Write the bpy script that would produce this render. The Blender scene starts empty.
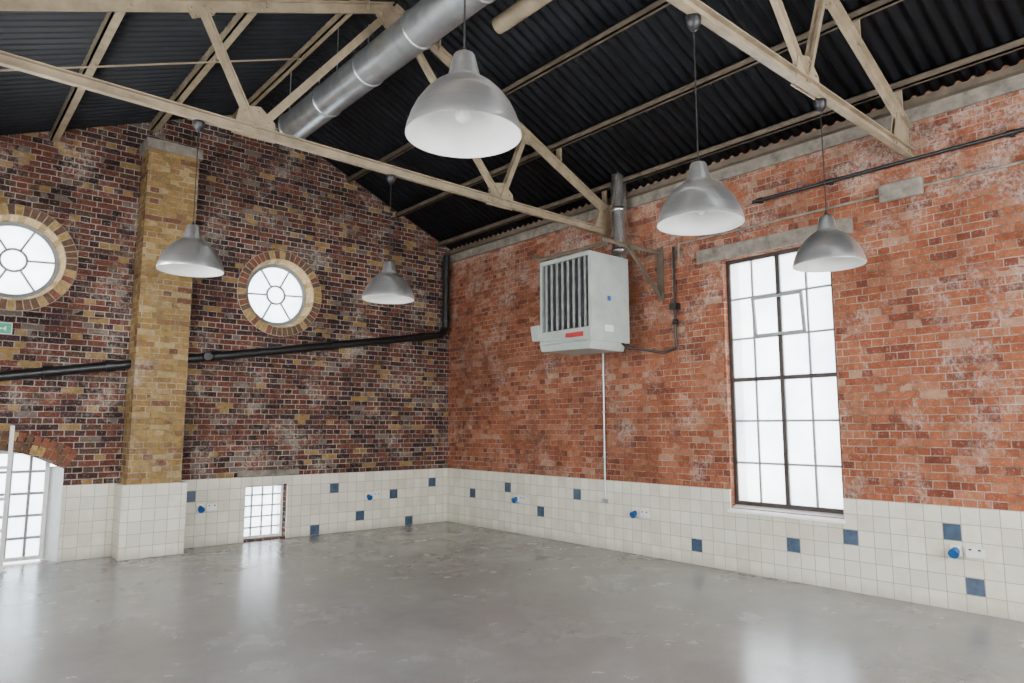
import bpy, bmesh, math, random
from mathutils import Vector, Matrix
random.seed(7)
W=7.16; D=10.13; XL=-0.6; YF=-2.6; XR=3.6; ZR=6.32; SR=0.43; SL=0.40
def roofz(x): return ZR-SR*(x-XR) if x>=XR else ZR-SL*(XR-x)

# ------------------------------------------------------------ mesh builder
class MB:
    def __init__(s): s.v=[]; s.f=[]; s.m=[]; s.sm=[]
    def add(s,vs,fs,mi=0,smooth=False):
        o=len(s.v); s.v+= [tuple(v) for v in vs]
        for f in fs: s.f.append(tuple(i+o for i in f)); s.m.append(mi); s.sm.append(smooth)
    def box(s,a,b,mi=0,M=None):
        x0,y0,z0=a; x1,y1,z1=b
        vs=[Vector(p) for p in [(x0,y0,z0),(x1,y0,z0),(x1,y1,z0),(x0,y1,z0),(x0,y0,z1),(x1,y0,z1),(x1,y1,z1),(x0,y1,z1)]]
        if M: vs=[M@v for v in vs]
        s.add(vs,[(0,3,2,1),(4,5,6,7),(0,1,5,4),(1,2,6,5),(2,3,7,6),(3,0,4,7)],mi)
    def prism(s,poly,axis,a,b,mi=0):
        n=len(poly)
        def P(p,t):
            return (t,p[0],p[1]) if axis=='x' else ((p[0],t,p[1]) if axis=='y' else (p[0],p[1],t))
        vs=[P(p,a) for p in poly]+[P(p,b) for p in poly]
        fs=[tuple(range(n)),tuple(range(2*n-1,n-1,-1))]+[(i,i+n,(i+1)%n+n,(i+1)%n) for i in range(n)]
        s.add(vs,fs,mi)
    def frame(s,p1,p2,up=(0,0,1)):
        p1=Vector(p1);p2=Vector(p2); d=(p2-p1); L=d.length; d.normalize()
        u=Vector(up); 
        if abs(d.dot(u))>.98: u=Vector((0,1,0))
        r=d.cross(u).normalized(); u=r.cross(d).normalized()
        return Matrix(((r.x,u.x,d.x,p1.x),(r.y,u.y,d.y,p1.y),(r.z,u.z,d.z,p1.z),(0,0,0,1))),L
    def bar(s,p1,p2,w,h,mi=0,up=(0,0,1)):
        M,L=s.frame(p1,p2,up); s.box((-w/2,-h/2,0),(w/2,h/2,L),mi,M)
    def tee(s,p1,p2,w,h,t=.012,mi=0,flip=False,up=(0,0,1)):
        M,L=s.frame(p1,p2,up); q=-1 if flip else 1
        a,b=sorted((q*h/2,q*(h/2-t)))
        s.box((-w/2,a,0),(w/2,b,L),mi,M)
        s.box((-t,-h/2,0),(t,h/2,L),mi,M)
    def cyl(s,p1,p2,r,mi=0,n=20,r2=None,cap=True):
        M,L=s.frame(p1,p2); r2=r if r2 is None else r2
        vs=[];
        for z,rr in ((0,r),(L,r2)):
            for i in range(n):
                a=2*math.pi*i/n; vs.append(M@Vector((rr*math.cos(a),rr*math.sin(a),z)))
        s.add(vs,[(i,(i+1)%n,(i+1)%n+n,i+n) for i in range(n)],mi,True)
        if cap: s.add(vs,[tuple(range(n-1,-1,-1)),tuple(range(n,2*n))],mi)
    def path(s,pts,r,mi=0,n=16):
        for a,b in zip(pts[:-1],pts[1:]): s.cyl(a,b,r,mi,n)
        for p in pts[1:-1]: s.lathe([(0,-r),(r*.5,-r*.87),(r*.87,-r*.5),(r,0),(r*.87,r*.5),(r*.5,r*.87),(0,r)],p,mi,n)
    def lathe(s,prof,c=(0,0,0),mi=0,n=48,M=None):
        vs=[];k=len(prof); c=Vector(c)
        for r,z in prof:
            for i in range(n):
                a=2*math.pi*i/n; v=Vector((r*math.cos(a),r*math.sin(a),z))
                if M: v=M@v
                vs.append(c+v)
        fs=[(j*n+i,j*n+(i+1)%n,(j+1)*n+(i+1)%n,(j+1)*n+i) for j in range(k-1) for i in range(n)]
        s.add(vs,fs,mi,True)
    def build(s,name,mats,parent=None,origin=None,bevel=0):
        if origin is None:
            origin=parent.location if parent else Vector((0,0,0))
        o=Vector(origin)
        me=bpy.data.meshes.new(name); me.from_pydata([tuple(Vector(v)-o) for v in s.v],[],s.f)
        for m in mats: me.materials.append(m)
        me.polygons.foreach_set('material_index',s.m)
        me.polygons.foreach_set('use_smooth',s.sm); me.update()
        ob=bpy.data.objects.new(name,me); ob.location=o
        bpy.context.scene.collection.objects.link(ob)
        if parent: ob.parent=parent; ob.location=o-parent.location
        if bevel:
            b=ob.modifiers.new('bevel','BEVEL'); b.width=bevel; b.segments=2; b.limit_method='ANGLE'
        return ob
def empty(name,loc):
    e=bpy.data.objects.new(name,None); e.location=loc; e.empty_display_size=.1
    bpy.context.scene.collection.objects.link(e); return e
def cut(ob,cutters):
    for c in cutters:
        m=ob.modifiers.new('b','BOOLEAN'); m.operation='DIFFERENCE'; m.object=c; m.solver='EXACT'
    bpy.context.view_layer.update()
    dg=bpy.context.evaluated_depsgraph_get()
    me=bpy.data.meshes.new_from_object(ob.evaluated_get(dg)); ob.modifiers.clear(); ob.data=me
    for c in cutters: bpy.data.objects.remove(c)
    for p in me.polygons: p.use_smooth=False

# ------------------------------------------------------------ materials
def base(name):
    m=bpy.data.materials.new(name); m.use_nodes=True; nt=m.node_tree
    return m,nt,nt.nodes['Principled BSDF']
def N(nt,t,**k):
    n=nt.nodes.new(t)
    for a,b in k.items(): setattr(n,a,b)
    return n
def mixc(nt,fac,a,b,mode='MIX'):
    n=N(nt,'ShaderNodeMix',data_type='RGBA',blend_type=mode)
    for i,v in ((0,fac),(6,a),(7,b)):
        if isinstance(v,(int,float)): n.inputs[i].default_value=v
        elif isinstance(v,tuple): n.inputs[i].default_value=(*v[:3],1)
        else: nt.links.new(v,n.inputs[i])
    return n.outputs[2]
def math_(nt,op,a,b=0.0,c=None):
    n=N(nt,'ShaderNodeMath',operation=op)
    for i,v in enumerate((a,b) if c is None else (a,b,c)):
        if isinstance(v,(int,float)): n.inputs[i].default_value=v
        else: nt.links.new(v,n.inputs[i])
    return n.outputs[0]
def ramp(nt,inp,stops,interp='LINEAR'):
    r=N(nt,'ShaderNodeValToRGB'); cr=r.color_ramp; cr.interpolation=interp
    while len(cr.elements)<len(stops): cr.elements.new(.5)
    for e,(p,c) in zip(cr.elements,stops):
        e.position=p; e.color=(*c,1) if isinstance(c,tuple) else (c,c,c,1)
    nt.links.new(inp,r.inputs[0]); return r.outputs[0]
def noise(nt,vec,scale,detail=4,rough=.6):
    n=N(nt,'ShaderNodeTexNoise'); n.inputs['Scale'].default_value=scale; n.inputs['Detail'].default_value=detail
    n.inputs['Roughness'].default_value=rough; nt.links.new(vec,n.inputs['Vector']); return n.outputs['Fac']
def boxmap(nt):
    g=N(nt,'ShaderNodeNewGeometry'); sp=N(nt,'ShaderNodeSeparateXYZ'); sn=N(nt,'ShaderNodeSeparateXYZ')
    nt.links.new(g.outputs['Position'],sp.inputs[0]); nt.links.new(g.outputs['True Normal'],sn.inputs[0])
    gx=math_(nt,'GREATER_THAN',math_(nt,'ABSOLUTE',sn.outputs[0]),.7)
    gz=math_(nt,'GREATER_THAN',math_(nt,'ABSOLUTE',sn.outputs[2]),.7)
    def mx(f,a,b): 
        return math_(nt,'ADD',math_(nt,'MULTIPLY',a,math_(nt,'SUBTRACT',1.0,f)),math_(nt,'MULTIPLY',b,f))
    u=mx(gx,sp.outputs[0],sp.outputs[1]); v=mx(gz,sp.outputs[2],sp.outputs[1])
    c=N(nt,'ShaderNodeCombineXYZ'); nt.links.new(u,c.inputs[0]); nt.links.new(v,c.inputs[1])
    return c.outputs[0],g.outputs['Position'],sp
def bump(nt,h,strength,dist,bs):
    b=N(nt,'ShaderNodeBump'); b.inputs['Strength'].default_value=strength; b.inputs['Distance'].default_value=dist
    nt.links.new(h,b.inputs['Height']); nt.links.new(b.outputs[0],bs.inputs['Normal'])
def brick_mat(name,stops,mortar,white=(.5,.6,.0),whitecol=(.6,.55,.5),msize=.006,shift=.35,wstr=.55,stain=.55,tops=0,wscale=1.3):
    m,nt,bs=base(name); uv,pos,sp=boxmap(nt)
    br=N(nt,'ShaderNodeTexBrick'); br.offset=.5; br.offset_frequency=2; br.squash=.5; br.squash_frequency=2
    nv=N(nt,'ShaderNodeTexNoise'); nv.inputs['Scale'].default_value=5; nt.links.new(pos,nv.inputs['Vector'])
    vm=N(nt,'ShaderNodeVectorMath',operation='MULTIPLY_ADD'); nt.links.new(nv.outputs['Color'],vm.inputs[0]); vm.inputs[1].default_value=(.02,.016,0); nt.links.new(uv,vm.inputs[2])
    nt.links.new(vm.outputs[0],br.inputs['Vector'])
    for k,v in (('Scale',1),('Mortar Size',msize),('Mortar Smooth',.15),('Bias',0),('Brick Width',.23),('Row Height',.075)):
        br.inputs[k].default_value=v
    br.inputs['Color1'].default_value=(0,0,0,1); br.inputs['Color2'].default_value=(1,1,1,1); br.inputs['Mortar'].default_value=(.5,.5,.5,1)
    val=br.outputs['Color']
    n1=noise(nt,pos,.7,3)
    val2=math_(nt,'ADD',val,math_(nt,'MULTIPLY',math_(nt,'SUBTRACT',n1,.5),shift))
    col=ramp(nt,val2,stops,'CONSTANT')
    n2=noise(nt,pos,14,5,.7)
    col=mixc(nt,.6,col,ramp(nt,n2,[(.3,.3),(.7,1.0)]),'MULTIPLY')
    n5=noise(nt,pos,38,4,.75)
    chip=ramp(nt,n5,[(.57,0.0),(.64,1.0)])
    col=mixc(nt,math_(nt,'MULTIPLY',chip,.5),col,mortar)
    mort=mixc(nt,ramp(nt,noise(nt,pos,4,5,.7),[(.4,0.0),(.6,1.0)]),tuple(c*.35 for c in mortar),mortar)
    col=mixc(nt,br.outputs['Fac'],col,mort)
    n3=noise(nt,pos,wscale,8,.76)
    a,b,c=white
    if tops:
        n3=math_(nt,'ADD',n3,math_(nt,'MULTIPLY',ramp(nt,math_(nt,'DIVIDE',sp.outputs[2],5.0),[(.68,0.0),(.90,1.0)]),tops))
    wf=math_(nt,'MULTIPLY',ramp(nt,n3,[(a,0.0),(b,1.0)]),ramp(nt,noise(nt,pos,26,6,.85),[(.44,0.0),(.55,1.0)]))
    col=mixc(nt,math_(nt,'MULTIPLY',wf,wstr),col,whitecol)
    n6=noise(nt,pos,.9,7,.68)
    col=mixc(nt,stain,col,ramp(nt,n6,[(.36,.35),(.62,1.0)]),'MULTIPLY')
    nt.links.new(col,bs.inputs['Base Color']); bs.inputs['Roughness'].default_value=.9
    bs.inputs['Specular IOR Level'].default_value=.2
    h=math_(nt,'ADD',math_(nt,'MULTIPLY',br.outputs['Fac'],-1.0),math_(nt,'MULTIPLY',n2,.5))
    bump(nt,h,.8,.014,bs)
    return m
def simple(name,col,rough=.5,metal=0,var=.15,scale=12,spec=.5):
    m,nt,bs=base(name); g=N(nt,'ShaderNodeNewGeometry')
    n=ramp(nt,noise(nt,g.outputs['Position'],scale,5,.65),[(.3,0.0),(.7,1.0)])
    c=mixc(nt,n,tuple(x*(1-var) for x in col),tuple(min(1,x*(1+var)) for x in col))
    nt.links.new(c,bs.inputs['Base Color']); bs.inputs['Roughness'].default_value=rough; bs.inputs['Metallic'].default_value=metal
    bs.inputs['Specular IOR Level'].default_value=spec
    return m
dk=(.046,.021,.019); rd=(.135,.042,.028); rd2=(.18,.062,.038); pur=(.070,.032,.034); yl=(.36,.215,.07); yl2=(.48,.33,.14); gr=(.19,.145,.12); br_=(.11,.057,.038)
M_back=brick_mat('brick_dark_mixed',[(0,yl),(.05,gr),(.12,dk),(.24,pur),(.38,rd),(.50,br_),(.60,rd),(.70,rd2),(.82,dk),(.90,rd2),(.97,yl)],(.42,.37,.32),white=(.52,.66,0),whitecol=(.5,.45,.38),shift=.45,wscale=1.8)
o1=(.38,.124,.058); o2=(.32,.092,.043); o3=(.43,.165,.086); o4=(.22,.064,.037); o5=(.46,.24,.15)
M_right=brick_mat('brick_orange_red',[(0,o4),(.14,o2),(.36,o1),(.6,o3),(.76,o1),(.88,o2),(.95,o5)],(.42,.31,.24),white=(.515,.65,0),whitecol=(.58,.51,.45),msize=.0050,shift=.4,wstr=.6,stain=.55,tops=.08,wscale=2.2)
M_pil=brick_mat('brick_yellow_stock',[(0,yl),(.2,(.31,.18,.06)),(.4,yl2),(.55,(.40,.245,.085)),(.72,(.28,.15,.06)),(.82,yl),(.93,(.2,.085,.045))],(.40,.34,.25),white=(.55,.7,0),stain=.5)
def tile_mat():
    m,nt,bs=base('cream_wall_tiles'); uv,pos,sp=boxmap(nt)
    br=N(nt,'ShaderNodeTexBrick'); br.offset=0; br.squash=1
    nt.links.new(uv,br.inputs['Vector'])
    for k,v in (('Scale',1),('Mortar Size',.003),('Mortar Smooth',.2),('Bias',0),('Brick Width',.15),('Row Height',.15)): br.inputs[k].default_value=v
    br.inputs['Color1'].default_value=(.58,.55,.45,1); br.inputs['Color2'].default_value=(.70,.67,.56,1); br.inputs['Mortar'].default_value=(.24,.22,.18,1)
    n=noise(nt,pos,2.2,6,.7)
    col=mixc(nt,ramp(nt,n,[(.48,0.0),(.75,.6)]),br.outputs['Color'],(.43,.37,.27))
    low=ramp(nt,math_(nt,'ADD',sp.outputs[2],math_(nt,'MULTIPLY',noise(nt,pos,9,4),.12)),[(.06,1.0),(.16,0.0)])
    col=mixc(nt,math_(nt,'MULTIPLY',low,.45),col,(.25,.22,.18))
    nt.links.new(col,bs.inputs['Base Color']); bs.inputs['Roughness'].default_value=.28
    bump(nt,math_(nt,'MULTIPLY',br.outputs['Fac'],-1.0),.5,.004,bs)
    return m
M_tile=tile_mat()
M_blue=simple('blue_glazed_tile',(.042,.072,.118),.22,var=.3)
def floor_mat():
    m,nt,bs=base('polished_concrete'); g=N(nt,'ShaderNodeNewGeometry'); p=g.outputs['Position']
    a=noise(nt,p,.5,5,.6); b=noise(nt,p,3.0,8,.65); c=noise(nt,p,60,3,.6); d=noise(nt,p,1.3,6,.65)
    col=ramp(nt,a,[(.3,(.175,.170,.163)),(.5,(.215,.209,.202)),(.7,(.26,.254,.246))])
    col=mixc(nt,.42,col,ramp(nt,b,[(.3,.55),(.7,1.1)]),'MULTIPLY')
    col=mixc(nt,.42,col,ramp(nt,d,[(.3,.55),(.7,1.15)]),'MULTIPLY')
    col=mixc(nt,.2,col,ramp(nt,c,[(.35,.6),(.6,1.0)]),'MULTIPLY')
    nt.links.new(col,bs.inputs['Base Color'])
    nt.links.new(ramp(nt,d,[(.3,.19),(.7,.31)]),bs.inputs['Roughness']); bs.inputs['Specular IOR Level'].default_value=.6
    bump(nt,b,.04,.008,bs)
    return m
M_floor=floor_mat()
M_steel=simple('cream_painted_steel',(.27,.212,.14),.5,var=.35,scale=5)
M_purl=simple('brown_painted_steel',(.11,.085,.06),.6,var=.4,scale=5)
M_roof=simple('black_corrugated_sheet',(.009,.010,.0125),.55,var=.4,scale=3,spec=.25)
M_galv=simple('galvanised_steel',(.46,.48,.49),.36,metal=.85,var=.22,scale=5)
M_flue=simple('stainless_flue',(.42,.41,.40),.25,metal=.92,var=.25,scale=4)
def alu():
    m,nt,bs=base('spun_aluminium'); bs.inputs['Base Color'].default_value=(.90,.91,.93,1)
    bs.inputs['Metallic'].default_value=.955; bs.inputs['Roughness'].default_value=.34
    bs.inputs['Anisotropic'].default_value=.55
    t=N(nt,'ShaderNodeTangent'); t.direction_type='RADIAL'; t.axis='Z'; nt.links.new(t.outputs[0],bs.inputs['Tangent'])
    tc=N(nt,'ShaderNodeTexCoord'); sp=N(nt,'ShaderNodeSeparateXYZ'); nt.links.new(tc.outputs['Object'],sp.inputs[0])
    cb=N(nt,'ShaderNodeCombineXYZ'); nt.links.new(sp.outputs[2],cb.inputs[2])
    n=noise(nt,cb.outputs[0],160,3,.6)
    nt.links.new(ramp(nt,n,[(.3,.25),(.7,.38)]),bs.inputs['Roughness'])
    return m
M_alu=alu()
M_white=simple('white_enamel',(.82,.82,.80),.4,var=.03)
M_black=simple('black_iron_pipe',(.010,.010,.011),.35,var=.3)
M_bplast=simple('black_plastic',(.012,.012,.013),.45)
M_conc=simple('old_concrete',(.19,.165,.135),.85,var=.5,scale=7)
M_heat=simple('heater_grey_enamel',(.35,.38,.35),.42,var=.18,scale=4)
M_heatd=simple('heater_dark_inside',(.012,.012,.013),.6)
M_fin=simple('heater_fins',(.26,.275,.275),.4,metal=.3,var=.3)
M_red=simple('red_label',(.42,.025,.025),.4)
M_wfr=simple('dark_window_frame',(.035,.022,.018),.5,var=.3)
M_gfr=simple('grey_glazing_bar',(.24,.26,.26),.5)
M_wht=simple('white_paint',(.70,.70,.68),.5,var=.08)
M_green=simple('exit_green',(.0,.33,.17),.4)
M_bsock=simple('blue_socket_plastic',(.01,.08,.26),.35)
M_pale=simple('pale_reveal_brick',(.50,.33,.15),.85,var=.4,scale=22)
M_v1=simple('voussoir_brown',(.12,.065,.038),.9,var=.4,scale=20)
M_v2=simple('voussoir_yellow',(.33,.21,.075),.9,var=.4,scale=20)
M_v3=simple('voussoir_red',(.17,.06,.033),.9,var=.4,scale=20)
M_mort=simple('lime_mortar',(.34,.29,.23),.95,var=.25,scale=30)
def glass_mat():
    m=bpy.data.materials.new('frosted_glass'); m.use_nodes=True; nt=m.node_tree; nt.nodes.clear()
    out=N(nt,'ShaderNodeOutputMaterial'); tr=N(nt,'ShaderNodeBsdfTranslucent'); tp=N(nt,'ShaderNodeBsdfTransparent'); gl=N(nt,'ShaderNodeBsdfGlossy')
    g=N(nt,'ShaderNodeNewGeometry'); n=noise(nt,g.outputs['Position'],1.6,3,.6)
    nt.links.new(ramp(nt,n,[(.35,(.62,.70,.76)),(.65,(.95,.97,.97))]),tr.inputs[0])
    tp.inputs[0].default_value=(.95,.97,.98,1); gl.inputs['Roughness'].default_value=.15
    a=N(nt,'ShaderNodeMixShader'); a.inputs[0].default_value=.45
    b=N(nt,'ShaderNodeMixShader'); b.inputs[0].default_value=.05
    nt.links.new(tr.outputs[0],a.inputs[1]); nt.links.new(tp.outputs[0],a.inputs[2])
    nt.links.new(a.outputs[0],b.inputs[1]); nt.links.new(gl.outputs[0],b.inputs[2]); nt.links.new(b.outputs[0],out.inputs[0]); return m
M_glass=glass_mat()

# ------------------------------------------------------------ shell
b=MB(); b.box((XL-.4,YF-.4,-.2),(W+.4,D+.4,0)); b.build('floor',[M_floor])
def cutbox(a,c):
    b=MB(); b.box(a,c); return b.build('cutter',[])
def fixn(ob):
    bm=bmesh.new(); bm.from_mesh(ob.data); bmesh.ops.recalc_face_normals(bm,faces=bm.faces); bm.to_mesh(ob.data); bm.free(); return ob
def cutcyl(x,z,r):
    b=MB(); n=64; b.prism([(x+r*math.cos(-2*math.pi*i/n),z+r*math.sin(-2*math.pi*i/n)) for i in range(n)],'y',D-.1,D+.6)
    return fixn(b.build('cutter',[]))
b=MB(); b.box((W,YF-.35,0),(W+.35,D+.35,4.86)); wr=b.build('wall_right',[M_right])
WY0,WY1,WZ0,WZ1=3.28,4.56,.70,3.56
cut(wr,[cutbox((W-.1,WY0,WZ0),(W+.5,WY1,WZ1))])
def gable(y0,y1):
    b=MB(); b.prism([(XL-.35,0),(W,0),(W,roofz(W)+.04),(XR,ZR+.04),(XL-.35,roofz(XL-.35)+.04)],'y',y0,y1); return b
wb=fixn(gable(D,D+.35).build('wall_back',[M_back]))
RW=[(.79,3.63),(4.07,3.60)]; RO=.52
AX=1.46
def archcut():
    b=MB(); pts=[(-.02,-.05),(AX,-.05),(AX,1.10)]
    for i in range(1,12):
        t=i/12; x=AX-(AX+.02)*t; pts.append((x,1.10+.24*math.sin(math.pi*t)))
    pts.append((-.02,1.10)); b.prism(pts,'y',D-.1,D+.6); return fixn(b.build('cutter',[]))
cut(wb,[cutcyl(RW[0][0],RW[0][1],RO),cutcyl(RW[1][0],RW[1][1],RO),cutbox((3.67,D-.1,.02),(4.28,D+.6,.78)),archcut()])
wf=fixn(gable(YF-.35,YF).build('wall_front',[M_back]))
cut(wf,[cutbox((1,YF-.6,.8),(3.3,YF+.1,4.0)),cutbox((3.9,YF-.6,.8),(6.2,YF+.1,4.0))])
b=MB(); b.box((XL-.35,YF,0),(XL,D,roofz(XL)+.03)); wl=b.build('wall_left',[M_right])
LW=[(.3,2.0),(3.2,4.9),(6.1,7.8)]
cut(wl,[cutbox((XL-.6,a,1.0),(XL+.1,c,3.8)) for a,c in LW])
b=MB(); pitch=.125; seg=8; n=int((D+.3-YF+.3)/pitch*seg)
vs=[];
for i in range(n+1):
    y=YF-.3+i*pitch/seg; dz=.022*math.sin(2*math.pi*i/seg)
    vs+=[(XL-.05,y,roofz(XL-.05)+dz),(XR,y,ZR+dz),(W+.3,y,roofz(W+.3)+dz)]
fs=[]
for i in range(n):
    k=3*i; fs+=[(k,k+3,k+4,k+1),(k+1,k+4,k+5,k+2)]
b.add(vs,fs,0,True)
ceil=b.build('ceiling',[M_roof])
sm=ceil.modifiers.new('s','SOLIDIFY'); sm.thickness=.006; sm.offset=1

# purlins and wall plates
b=MB()
for x,w,h,mi in ((.05,.06,.12,0),(1.08,.09,.13,0),(2.2,.09,.13,0),(3.25,.07,.11,0),(4.15,.05,.08,1),(5.11,.05,.08,1),(6.04,.05,.08,1),(6.9,.05,.08,1)):
    z=roofz(x)-.03-h/2
    b.box((x-w/2,YF+.01,z+h/2-.012),(x+w/2,D-.01,z+h/2),mi)
    b.box((x-w/2,YF+.01,z-h/2),(x-w/2+.02,D-.01,z+h/2),mi)
    b.box((x-w/2,YF+.01,z-h/2),(x+w/2,D-.01,z-h/2+.012),mi)
b.build('roof_purlins',[M_steel,M_purl])
b=MB()
b.box((W-.04,YF+.01,4.53),(W-.001,D-.01,4.66)); b.box((W-.12,YF+.01,4.66),(W-.001,D-.01,4.72),1)
b.build('trim_3',[M_conc,M_purl])

# trusses
def truss(y):
    b=MB(); A=(XR,6.08); R=(7.10,4.44); L=(-.56,4.42)
    zB=lambda x: 4.33-.016*max(0,x)
    P=lambda x,z:(x,y,z)
    b.tee(P(XL+.01,zB(0)),P(W-.01,zB(W)),.10,.09)
    b.bar((XL+.01,y-.03,zB(0)-.045),(W-.01,y-.03,zB(W)-.045),.05,.012)
    b.tee(P(*A),P(*R),.11,.10); b.tee(P(*L),P(*A),.11,.10)
    def top(x): return (x,A[1]+(R[1]-A[1])*(x-A[0])/(R[0]-A[0])) if x>XR else (x,L[1]+(A[1]-L[1])*(x-L[0])/(A[0]-L[0]))
    N1=(2.18,zB(2.18)); N2=(5.10,zB(5.1))
    for p,q in ((N1,(XR-.04,6.02)),(N2,(XR+.04,6.02)),(N1,top(1.66)),(N2,top(5.50))):
        b.tee(P(*p),P(*q),.075,.075)
    def plate(poly):
        for s in (-.02,.014): b.prism(poly,'y',y+s,y+s+.008)
        cx=sum(p[0] for p in poly)/len(poly); cz=sum(p[1] for p in poly)/len(poly)
        for px,pz in poly:
            qx,qz=cx+(px-cx)*.7,cz+(pz-cz)*.7
            b.cyl((qx,y-.034,qz),(qx,y+.036,qz),.012,0,8)
    for nx in (2.18,5.10):
        z=zB(nx); plate([(nx-.20,z-.06),(nx+.20,z-.06),(nx+.18,z+.12),(nx+.04,z+.24),(nx-.14,z+.20)])
    plate([(XR-.22,5.96),(XR-.08,5.84),(XR+.08,5.84),(XR+.22,5.96),(XR,6.1)])
    t=top(5.5); plate([(t[0]-.12,t[1]+.05),(t[0]-.1,t[1]-.08),(t[0]+.08,t[1]-.1),(t[0]+.12,t[1]-.02)])
    t=top(1.66); plate([(t[0]-.12,t[1]-.05),(t[0]-.06,t[1]-.13),(t[0]+.12,t[1]-.03),(t[0]+.12,t[1]+.03)])
    plate([(6.7,zB(6.7)-.04),(7.1,zB(7.1)-.04),(7.1,4.46),(6.85,4.56)])
    for x in (1.08,2.2,3.25,4.15,5.11,6.04,6.9):
        b.box((x+.03,y-.04,top(x)[1]),(x+.05,y+.04,roofz(x)-.05))
    b.build('roof_truss',[M_steel],origin=(XR,y,4.33))
T1,T2=6.2,2.45
truss(T1); truss(T2)

# tiled dado
def snap(v): return math.floor(v/.15+1e-6)*.15
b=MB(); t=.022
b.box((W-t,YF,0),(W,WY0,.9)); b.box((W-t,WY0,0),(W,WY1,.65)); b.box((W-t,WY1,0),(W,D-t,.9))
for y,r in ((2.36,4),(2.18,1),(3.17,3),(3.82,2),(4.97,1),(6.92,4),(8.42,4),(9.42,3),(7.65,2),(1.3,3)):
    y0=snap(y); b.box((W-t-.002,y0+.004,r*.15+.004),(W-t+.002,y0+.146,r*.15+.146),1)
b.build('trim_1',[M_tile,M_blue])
b=MB()
for x0,x1,z0,z1 in ((XL,-.02,0,.9),(AX,2.02,0,.9),(2.77,3.67,0,.9),(3.67,4.28,.78,.9),(4.28,W-t,0,.9)): b.box((x0,D-t,z0),(x1,D,z1))
for x,r in ((2.97,4),(5.08,4),(6.03,3),(5.54,1),(4.74,0),(6.4,0),(6.83,4)):
    x0=snap(x); b.box((x0+.004,D-t-.002,r*.15+.004),(x0+.146,D-t+.002,r*.15+.146),1)
b.build('trim_2',[M_tile,M_blue])
b=MB(); b.prism([(W-.05,.65),(W+.12,.65),(W+.12,.735),(W-.05,.675)],'y',WY0-.02,WY1+.02); fixn(b.build('trim_4',[M_white]))
b=MB(); b.box((W-.03,3.03,3.57),(W+.1,4.9,3.74)); b.build('trim_5',[M_conc],bevel=.008)
b=MB(); b.box((3.55,D-.03,.905),(4.45,D+.05,.99)); b.build('trim_6',[M_conc],bevel=.008)

# pilaster
e=empty('brick_pilaster',(2.39,9.9,0))
b=MB(); b.box((2.08,9.74,.9),(2.70,D,5.22)); b.build('shaft',[M_pil],e)
b=MB(); b.box((2.02,9.70,0),(2.77,D,.9)); b.build('tiled_base',[M_tile],e,bevel=.006)
b=MB(); b.box((2.04,9.70,5.22),(2.74,D,5.36)); b.build('stone_pad',[M_conc],e,bevel=.01)

# ------------------------------------------------------------ windows
def rect_window(name,axis,c0,u0,u1,z0,z1,cols,rows,fm,bm,fw=.045,bw=.022,thick_c=None,thick_r=None,depth=.05):
    e=empty(name,(c0,(u0+u1)/2,z0) if axis=='x' else ((u0+u1)/2,c0,z0))
    fr=MB(); br=MB(); gl=MB()
    def bx(m,a0,a1,b0,b1,d):
        if axis=='x': m.box((c0-d/2,a0,b0),(c0+d/2,a1,b1))
        else: m.box((a0,c0-d/2,b0),(a1,c0+d/2,b1))
    bx(fr,u0,u1,z0,z0+fw,depth); bx(fr,u0,u1,z1-fw,z1,depth); bx(fr,u0,u0+fw,z0+fw,z1-fw,depth); bx(fr,u1-fw,u1,z0+fw,z1-fw,depth)
    for i in range(1,cols):
        u=u0+(u1-u0)*i/cols
        if thick_c==i: bx(fr,u-fw/2,u+fw/2,z0+fw,z1-fw,depth*.98)
        else: bx(br,u-bw/2,u+bw/2,z0+fw,z1-fw,depth*.5)
    for i in range(1,rows):
        z=z0+(z1-z0)*i/rows
        if thick_r==i: bx(fr,u0+fw,u1-fw,z-fw/2,z+fw/2,depth*.96)
        else: bx(br,u0+fw,u1-fw,z-bw/2,z+bw/2,depth*.46)
    bx(gl,u0+.01,u1-.01,z0+.01,z1-.01,.006)
    fr.build('frame',[fm],e); br.build('glazing_bars',[bm],e); gl.build('glass_panes',[M_glass],e)
    return e
e=rect_window('window_1','x',W+.10,WY0,WY1,.73,WZ1,4,6,M_wfr,M_gfr,fw=.045,bw=.022,thick_c=2,thick_r=3)
b=MB()
Mh=Matrix.Translation((W+.075,3.92,2.62))@Matrix.Rotation(-.10,4,'Y')
for a,c in (((-.015,-.30,0),(.015,.30,.03)),((-.015,-.30,.42),(.015,.30,.45)),((-.015,-.30,.03),(.015,-.27,.42)),((-.015,.27,.03),(.015,.30,.42))): b.box(a,c,0,Mh)
b.build('hopper_vent',[M_gfr],e)
rect_window('window_2','y',D+.15,3.67,4.28,.02,.78,4,5,M_wht,M_gfr,fw=.035,bw=.018)
e=rect_window('window_3','y',D+.24,-.02,AX-.12,.02,1.33,7,5,M_wht,M_gfr,fw=.045,bw=.03)
b=MB(); b.prism([(AX-.002,D+.002),(AX-.002,D+.30),(AX-.14,D+.30)],'z',.0,1.12); fixn(b.build('splayed_jamb',[M_wht],e))
k=6  # unseen left and front windows, put in as openings for added light
for (a,c) in LW:
    rect_window('window_%d'%k,'x',XL-.2,a,c,1.0,3.8,4,6,M_wfr,M_gfr); k+=1
for (a,c) in ((1,3.3),(3.9,6.2)):
    rect_window('window_%d'%k,'y',YF-.2,a,c,.8,4.0,5,6,M_wfr,M_gfr); k+=1
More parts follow.
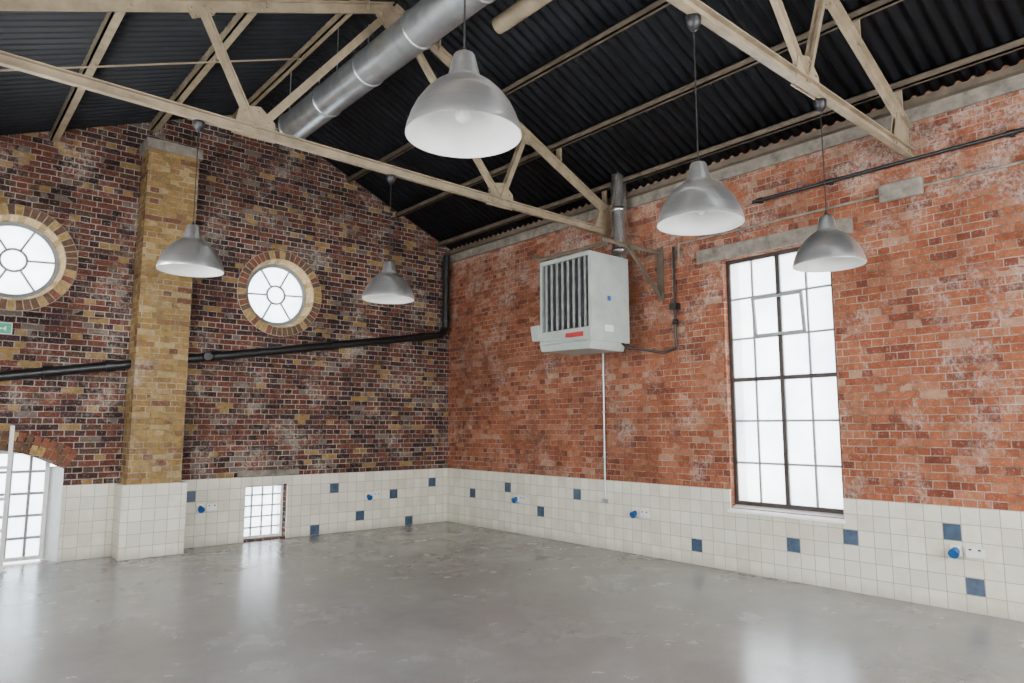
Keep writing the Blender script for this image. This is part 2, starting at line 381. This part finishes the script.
def round_window(name,x,z):
    e=empty(name,(x,D+.2,z)); yg=D+.2; R=.465
    Mx=Matrix.Rotation(math.radians(90),4,'X')
    fr=MB(); C=(x,yg,z)
    fr.lathe([(R-.04,-.025),(R+.055,-.025),(R+.055,.025),(R-.04,.025),(R-.04,-.025)],C,0,64,Mx)
    fr.lathe([(.125,-.018),(.15,-.018),(.15,.018),(.125,.018),(.125,-.018)],C,0,40,Mx)
    for i in range(6):
        a=math.pi/3*i+.06; d=Vector((math.cos(a),0,math.sin(a)))
        fr.bar(Vector(C)+d*.14,Vector(C)+d*(R-.03),.022,.03,0,up=(0,1,0))
    fr.build('spoked_frame',[M_gfr],e)
    g=MB(); g.cyl((x,yg-.003,z),(x,yg+.003,z),R-.01,0,64); g.build('glass_panes',[M_glass],e)
    l=MB(); n=40
    def p(r,a,y): return (x+r*math.cos(a),y,z+r*math.sin(a))
    for i in range(n):
        a0=2*math.pi*(i+.06)/n; a1=2*math.pi*(i+.94)/n
        l.add([p(RO-.002,a0,D-.004),p(RO-.002,a1,D-.004),p(R+.004,a1,yg-.02),p(R+.004,a0,yg-.02)],[(0,1,2,3)],random.choice((0,0,1)))
        b0=2*math.pi*(i-.06)/n
        l.add([p(RO,b0,D-.002),p(RO,a0,D-.002),p(R+.006,a0,yg-.02),p(R+.006,b0,yg-.02)],[(0,1,2,3)],2)
    l.build('brick_reveal',[M_pale,M_v2,M_mort],e)
    v=MB()
    v.lathe([(RO,.0),(RO,.003),(.652,.003),(.652,.0)],(x,D,z),3,64,Mx)
    for (r0,r1,n) in ((RO+.004,.645,46),):
        for i in range(n):
            a0=2*math.pi*(i+.08)/n; a1=2*math.pi*(i+.92)/n
            vs=[p(r0,a0,D-.009),p(r0,a1,D-.009),p(r1,a1,D-.009),p(r1,a0,D-.009),p(r0,a0,D),p(r0,a1,D),p(r1,a1,D),p(r1,a0,D)]
            v.add(vs,[(0,1,2,3),(0,4,5,1),(1,5,6,2),(2,6,7,3),(3,7,4,0)],random.choice((0,0,1,2,0,1)))
    v.build('voussoir_ring',[M_v1,M_v2,M_v3,M_mort],e)
round_window('window_4',*RW[0]); round_window('window_5',*RW[1])
b=MB(); n=22
for i in range(n):
    t0=(i+.08)/n; t1=(i+.92)/n
    def P(t,h):
        a=math.radians(56+68*(1-t)) ; R=1.36+h; return (.72+R*math.cos(a),1.34-1.36+R*math.sin(a))
    for h0,h1 in ((.0,.11),(.118,.225)):
        q=[P(t0,h0),P(t1,h0),P(t1,h1),P(t0,h1)]
        b.prism(q,'y',D-.008,D-.0005,random.choice((0,1,2,2)))
b.build('brick_arch_lintel',[M_v1,M_v2,M_v3])
b=MB()
b.box((.86,D-.33,0),(.90,D-.29,1.62)); b.box((.10,D-.33,0),(.14,D-.29,1.62))
for z in (.45,.80,1.15): b.box((.14,D-.325,z-.018),(.86,D-.295,z+.018))
b.box((.06,D-.36,0),(.94,D-.26,.012))
b.build('window_guard_rail',[M_wht])

# ------------------------------------------------------------ ducts & pipes
b=MB(); cx,cz,r=3.50,5.50,.19
y=8.55
b.cyl((cx,y,cz),(cx,YF+.05,cz),r,0,40)
yy=y
while yy>YF+.3:
    b.lathe([(r,-.015),(r+.012,-.01),(r+.012,.01),(r,.015)],(cx,yy-.02,cz),0,40,Matrix.Rotation(math.radians(90),4,'X')); yy-=1.0
for hy in (8.2,6.9,4.6,3.2,1.2):
    for s in (-1,1): b.bar((cx+s*r,hy,cz),(cx+s*r,hy,roofz(cx+s*r)-.02),.012,.003)
b.build('ventilation_duct',[M_galv])
b=MB(); b.cyl((4.25,5.2,5.68),(4.25,YF+.05,5.68),.085,0,28)
for hy in (4.9,3.4,1.5): b.bar((4.25,hy,5.76),(4.25,hy,roofz(4.25)-.02),.012,.012)
b.build('ceiling_pipe',[M_steel])
b=MB(); b.path([(XL+.05,7.6,roofz(XL+.05)-.20),(3.2,7.6,roofz(3.2)-.20)],.010,0,10)
for x in (.05,1.08,2.2): b.box((x-.012,7.585,roofz(x)-.21),(x+.012,7.615,roofz(x)-.12))
b.build('roof_conduit',[M_steel])

b=MB(); pr=.06
def py(x): return 2.07+.163*x
pts=[(XL+.02,D-.12,py(XL)),(6.9,D-.12,py(6.9)),(7.0,D-.12,py(7)+.12),(7.0,D-.12,4.62)]
b.path(pts,pr,0,20)
for x in (.3,1.2,1.85,3.15,4.9,6.5):
    d=Vector((1,0,.163)).normalized(); c=Vector((x,D-.12,py(x))); b.cyl(c-d*.05,c+d*.05,pr+.016,0,20)
    b.box((x-.02,D-.1,py(x)-.02),(x+.02,D,py(x)+.02))
for z in (3.5,4.3): b.cyl((7.0,D-.12,z-.05),(7.0,D-.12,z+.05),pr+.016,0,20); b.box((6.98,D-.1,z-.02),(7.02,D,z+.02))
b.cyl((3.0,D-.12,py(3.0)),(3.0,D-.24,py(3.0)),pr*.9,0,20)
b.build('cast_iron_drain_pipe',[M_black])

b=MB(); px=W-.06
b.path([(px,YF+.02,4.15),(px,4.1,4.15)],.020)
for y in (0,1.6,3.2,4.0): b.box((px-.01,y,4.125),(W-.001,y+.03,4.175)); b.cyl((px,y-.02,4.15),(px,y+.05,4.15),.027)
b.build('black_wall_pipe',[M_black])
b=MB(); b.path([(W-.03,YF+.02,3.88),(W-.03,5.15,3.88),(W-.03,5.15,3.7)],.014,0,12)
for y in (.5,1.5,2.5,3.5,4.5): b.box((W-.045,y,3.86),(W-.001,y+.02,3.90))
b.build('wall_conduit',[M_conc])
b=MB(); b.path([(W-.03,4.1,4.15),(W-.03,5.05,4.15),(W-.03,5.05,4.5)],.012,0,12); b.box((W-.05,4.9,4.1),(W-.001,5.0,4.2))
b.build('upper_wall_conduit',[M_conc])
b=MB(); b.path([(W-.035,6.44,2.7),(W-.035,6.44,.62)],.013,0,12)
for z in (1.2,1.8,2.3): b.box((W-.05,6.42,z),(W-.001,6.46,z+.02))
b.box((W-.06,6.40,.60),(W-.022,6.48,.66))
b.build('vertical_conduit',[M_galv])
b=MB(); b.box((W-.06,2.35,3.80),(W-.001,2.75,3.98)); b.build('concrete_padstone',[M_conc],bevel=.02)

# ------------------------------------------------------------ unit heater
X0,X1,Y0,Y1,Z0,Z1=6.05,6.76,5.66,6.54,2.64,3.72
e=empty('unit_heater',(6.4,6.1,Z0))
b=MB()
b.box((X0+.16,Y0,Z0),(X1,Y1,Z1),0)
b.box((X0,Y0,Z1-.05),(X0+.16,Y1,Z1),0); b.box((X0,Y0,Z0),(X0+.16,Y1,Z0+.16),0)
b.box((X0,Y0,Z0+.16),(X0+.16,Y0+.03,Z1-.05),0); b.box((X0,Y1-.03,Z0+.16),(X0+.16,Y1,Z1-.05),0)
b.box((X0+.155,Y0+.03,Z0+.16),(X0+.16,Y1-.03,Z1-.05),1)
b.box((X0+.02,Y0-.006,Z0+.03),(X1-.02,Y0,Z1-.03),0)
b.build('casing',[M_heat,M_heatd],e,bevel=.008)
b=MB()
for i in range(8):
    y=Y0+.10+i*(Y1-Y0-.20)/7
    Mf=Matrix.Translation((X0+.07,y,0))@Matrix.Rotation(math.radians(8),4,'Z')
    b.box((-.055,-.004,Z0+.17),(.055,.004,Z1-.055),0,Mf)
    b.box((-.06,-.016,Z0+.17),(-.052,.016,Z1-.055),0,Mf)
for z in (2.95,3.15,3.35,3.55): b.box((X0+.1,Y0+.03,z),(X0+.12,Y1-.03,z+.014))
b.build('louvre_fins',[M_fin],e)
b=MB()
b.prism([(Y0+.05,Z0),(Y1+.12,Z0+.06),(Y1+.16,Z0+.26),(Y1,Z0+.26),(Y1,Z0+.1),(Y0+.05,Z0+.02)],'x',X0-.03,X1-.08,0)
b.prism([(Y0+.06,Z0-.10),(Y1+.02,Z0-.08),(Y1+.06,Z0+.02),(Y0+.02,Z0+.02)],'x',X0+.04,X1-.05,0)
b.build('burner_tray',[M_heat],e,bevel=.006)
b=MB(); b.box((X0-.004,Y0+.12,Z0+.05),(X0,Y0+.42,Z0+.11),0); b.box((X0+.25,Y0-.01,Z0+.12),(X0+.40,Y0-.006,Z0+.20),1); b.box((X0+.3,Y0-.01,Z0+.5),(X0+.36,Y0-.006,Z0+.56),2)
b.build('labels',[M_red,M_wht,M_bsock],e)
b=MB()
by=5.46
for yy in (by,6.66):
    b.tee((6.05,yy,3.82),(W-.005,yy,3.82),.045,.045,.006); b.tee((6.50,yy,3.81),(W-.04,yy,3.26),.045,.045,.006)
    b.box((W-.012,yy-.05,3.2),(W-.001,yy+.05,3.9))
for xx in (6.15,6.70): b.tee((xx,by,3.79),(xx,6.66,3.79),.04,.04,.006)
for xx in (6.15,6.70):
    for yy in (5.75,6.45): b.cyl((xx,yy,Z1-.01),(xx,yy,3.80),.008,0,8)
b.build('support_bracket',[M_purl],e)
b=MB(); b.path([(W-.05,5.22,3.85),(W-.05,5.22,2.58),(W-.12,5.35,2.52),(6.65,5.60,2.58),(6.65,5.75,2.68)],.016,0,12)
b.box((W-.10,5.17,3.05),(W-.001,5.27,3.13)); b.lathe([(0,-.03),(.035,-.03),(.035,.03),(0,.03)],(W-.05,5.22,2.9),0,16)
b.build('gas_pipe',[M_black],e)
b=MB(); fx,fy=6.895,5.91; fr=.10
b.cyl((fx,fy,2.85),(fx,fy,roofz(fx)+.02),fr,0,32)
for z in (3.1,3.9,4.45): b.lathe([(fr,-.03),(fr+.01,-.02),(fr+.01,.02),(fr,.03)],(fx,fy,z),0,32)
b.box((fx+.05,fy-fr-.022,4.1),(W-.001,fy-fr,4.13)); b.box((fx+.05,fy+fr,4.1),(W-.001,fy+fr+.022,4.13))
b.cyl((X1,fy,2.95),(fx,fy,2.95),.08,0,24)
b.build('heater_flue_pipe',[M_flue])

# ------------------------------------------------------------ pendant lamps
def lamp(x,y,zb,ztop):
    e=empty('pendant_lamp',(x,y,zb)); k=.955; h=1.03
    out=[(.275,0),(.2745,.012),(.268,.04),(.252,.085),(.226,.135),(.190,.182),(.148,.222),(.108,.25),(.084,.262),(.080,.268),(.078,.275),(.052,.372),(.046,.380),(.0,.383)]
    inn=[(.275,0),(.271,.001),(.264,.04),(.248,.083),(.222,.132),(.186,.178),(.144,.217),(.104,.244),(.06,.255),(0,.257)]
    out=[(r*k,z*h) for r,z in out]; inn=[(r*k,z*h) for r,z in inn]
    b=MB(); b.lathe(out,(x,y,zb),0,72); b.build('shade',[M_alu],e)
    b=MB(); b.lathe(inn,(x,y,zb),0,72); b.build('shade_lining',[M_white],e)
    b=MB(); b.cyl((x,y,zb+.17),(x,y,zb+.26),.022,1,20)
    b.lathe([(0,.06),(.02,.063),(.036,.08),(.04,.10),(.034,.125),(.022,.15),(.018,.175)],(x,y,zb),0,24); b.build('bulb',[M_white,M_bplast],e)
    b=MB(); b.cyl((x,y,zb+.39),(x,y,ztop-.02),.0045,0,10); b.cyl((x,y,zb+.39),(x,y,zb+.43),.018,0,14,.008); b.build('cord',[M_bplast],e)
    b=MB(); b.lathe([(0,-.10),(.02,-.10),(.045,-.06),(.05,-.03),(.05,0),(0,0)],(x,y,ztop),0,24); b.build('ceiling_cap',[M_bplast],e)
for x,y,z in ((1.80,T2,2.91),(3.62,T2,2.85),(5.32,T2,2.85),(1.70,T1,2.92),(3.62,T1,2.90)): lamp(x,y,z,4.33-.016*x-.045)

# ------------------------------------------------------------ sockets, exit sign
def socket_x(y,z=.52):
    e=empty('power_socket',(W-.022,y,z)); xw=W-.0225
    b=MB(); b.box((xw-.03,y-.16,z-.045),(xw,y-.02,z+.045),0)
    for s in (-.125,-.055): b.box((xw-.034,y+s-.012,z+.015),(xw-.03,y+s+.012,z+.03),1)
    b.build('white_faceplate',[M_wht,M_bplast],e,bevel=.004)
    b=MB(); b.box((xw-.03,y+.02,z-.045),(xw,y+.10,z+.045),1); b.cyl((xw-.02,y+.06,z),(xw-.075,y+.06,z-.02),.034,0,24,.038); b.cyl((xw-.073,y+.06,z-.019),(xw-.09,y+.06,z-.026),.042,0,24)
    b.build('blue_outlet',[M_bsock,M_wht],e,bevel=.003)
def socket_y(x,z=.52):
    e=empty('power_socket',(x,D-.022,z)); yw=D-.0225
    b=MB(); b.box((x+.02,yw-.03,z-.045),(x+.16,yw,z+.045),0)
    for s in (.055,.125): b.box((x+s-.012,yw-.034,z+.015),(x+s+.012,yw-.03,z+.03),1)
    b.build('white_faceplate',[M_wht,M_bplast],e,bevel=.004)
    b=MB(); b.box((x-.10,yw-.03,z-.045),(x-.02,yw,z+.045),1); b.cyl((x-.06,yw-.02,z),(x-.06,yw-.075,z-.02),.034,0,24,.038); b.cyl((x-.06,yw-.073,z-.019),(x-.06,yw-.09,z-.026),.042,0,24)
    b.build('blue_outlet',[M_bsock,M_wht],e,bevel=.003)
for y in (2.24,5.86,8.18): socket_x(y)
for x in (3.12,5.66): socket_y(x)
e=empty('exit_sign',(.72,D-.05,2.76))
b=MB(); b.box((.50,D-.05,2.69),(.82,D,2.83),0); b.build('housing',[M_wht],e,bevel=.005)
b=MB(); b.box((.51,D-.054,2.70),(.81,D-.051,2.82),0); b.build('green_face',[M_green],e)
b=MB(); b.prism([(.72,2.755),(.76,2.785),(.76,2.725)],'y',D-.057,D-.0545,0); b.box((.56,D-.057,2.72),(.60,D-.0545,2.80)); b.box((.64,D-.057,2.747),(.72,D-.0545,2.763)); b.build('pictogram',[M_wht],e)

# ------------------------------------------------------------ light
w=bpy.data.worlds.new('World'); bpy.context.scene.world=w; w.use_nodes=True
bg=w.node_tree.nodes['Background']; bg.inputs[0].default_value=(.95,.98,1,1); bg.inputs[1].default_value=12
def area(name,loc,rot,sx,sy,e,col=(1,.985,.96)):
    l=bpy.data.lights.new(name,'AREA'); l.shape='RECTANGLE'; l.size=sx; l.size_y=sy; l.energy=e; l.color=col
    o=bpy.data.objects.new(name,l); o.location=loc; o.rotation_euler=rot; bpy.context.scene.collection.objects.link(o)
R90=math.radians(90)
area('front_fill_light',(2.15,YF+.03,2.4),(R90,0,0),2.2,3.1,265)  # added area lamps behind the camera, brightening the back wall
area('front_fill_light',(5.05,YF+.03,2.4),(R90,0,0),2.2,3.1,265)
for a,c in LW: area('left_fill_light',(XL+.03,(a+c)/2,2.4),(R90,0,-R90),1.6,2.7,112)  # added area lamps along the unseen left wall, brightening the right wall

cam=bpy.data.cameras.new('camera'); co=bpy.data.objects.new('camera',cam); bpy.context.scene.collection.objects.link(co)
co.location=(0,0,1.6); co.rotation_euler=(math.radians(97.0),0,math.radians(-40.44)); cam.lens=24.6; cam.sensor_width=36; cam.clip_start=.02
bpy.context.scene.camera=co
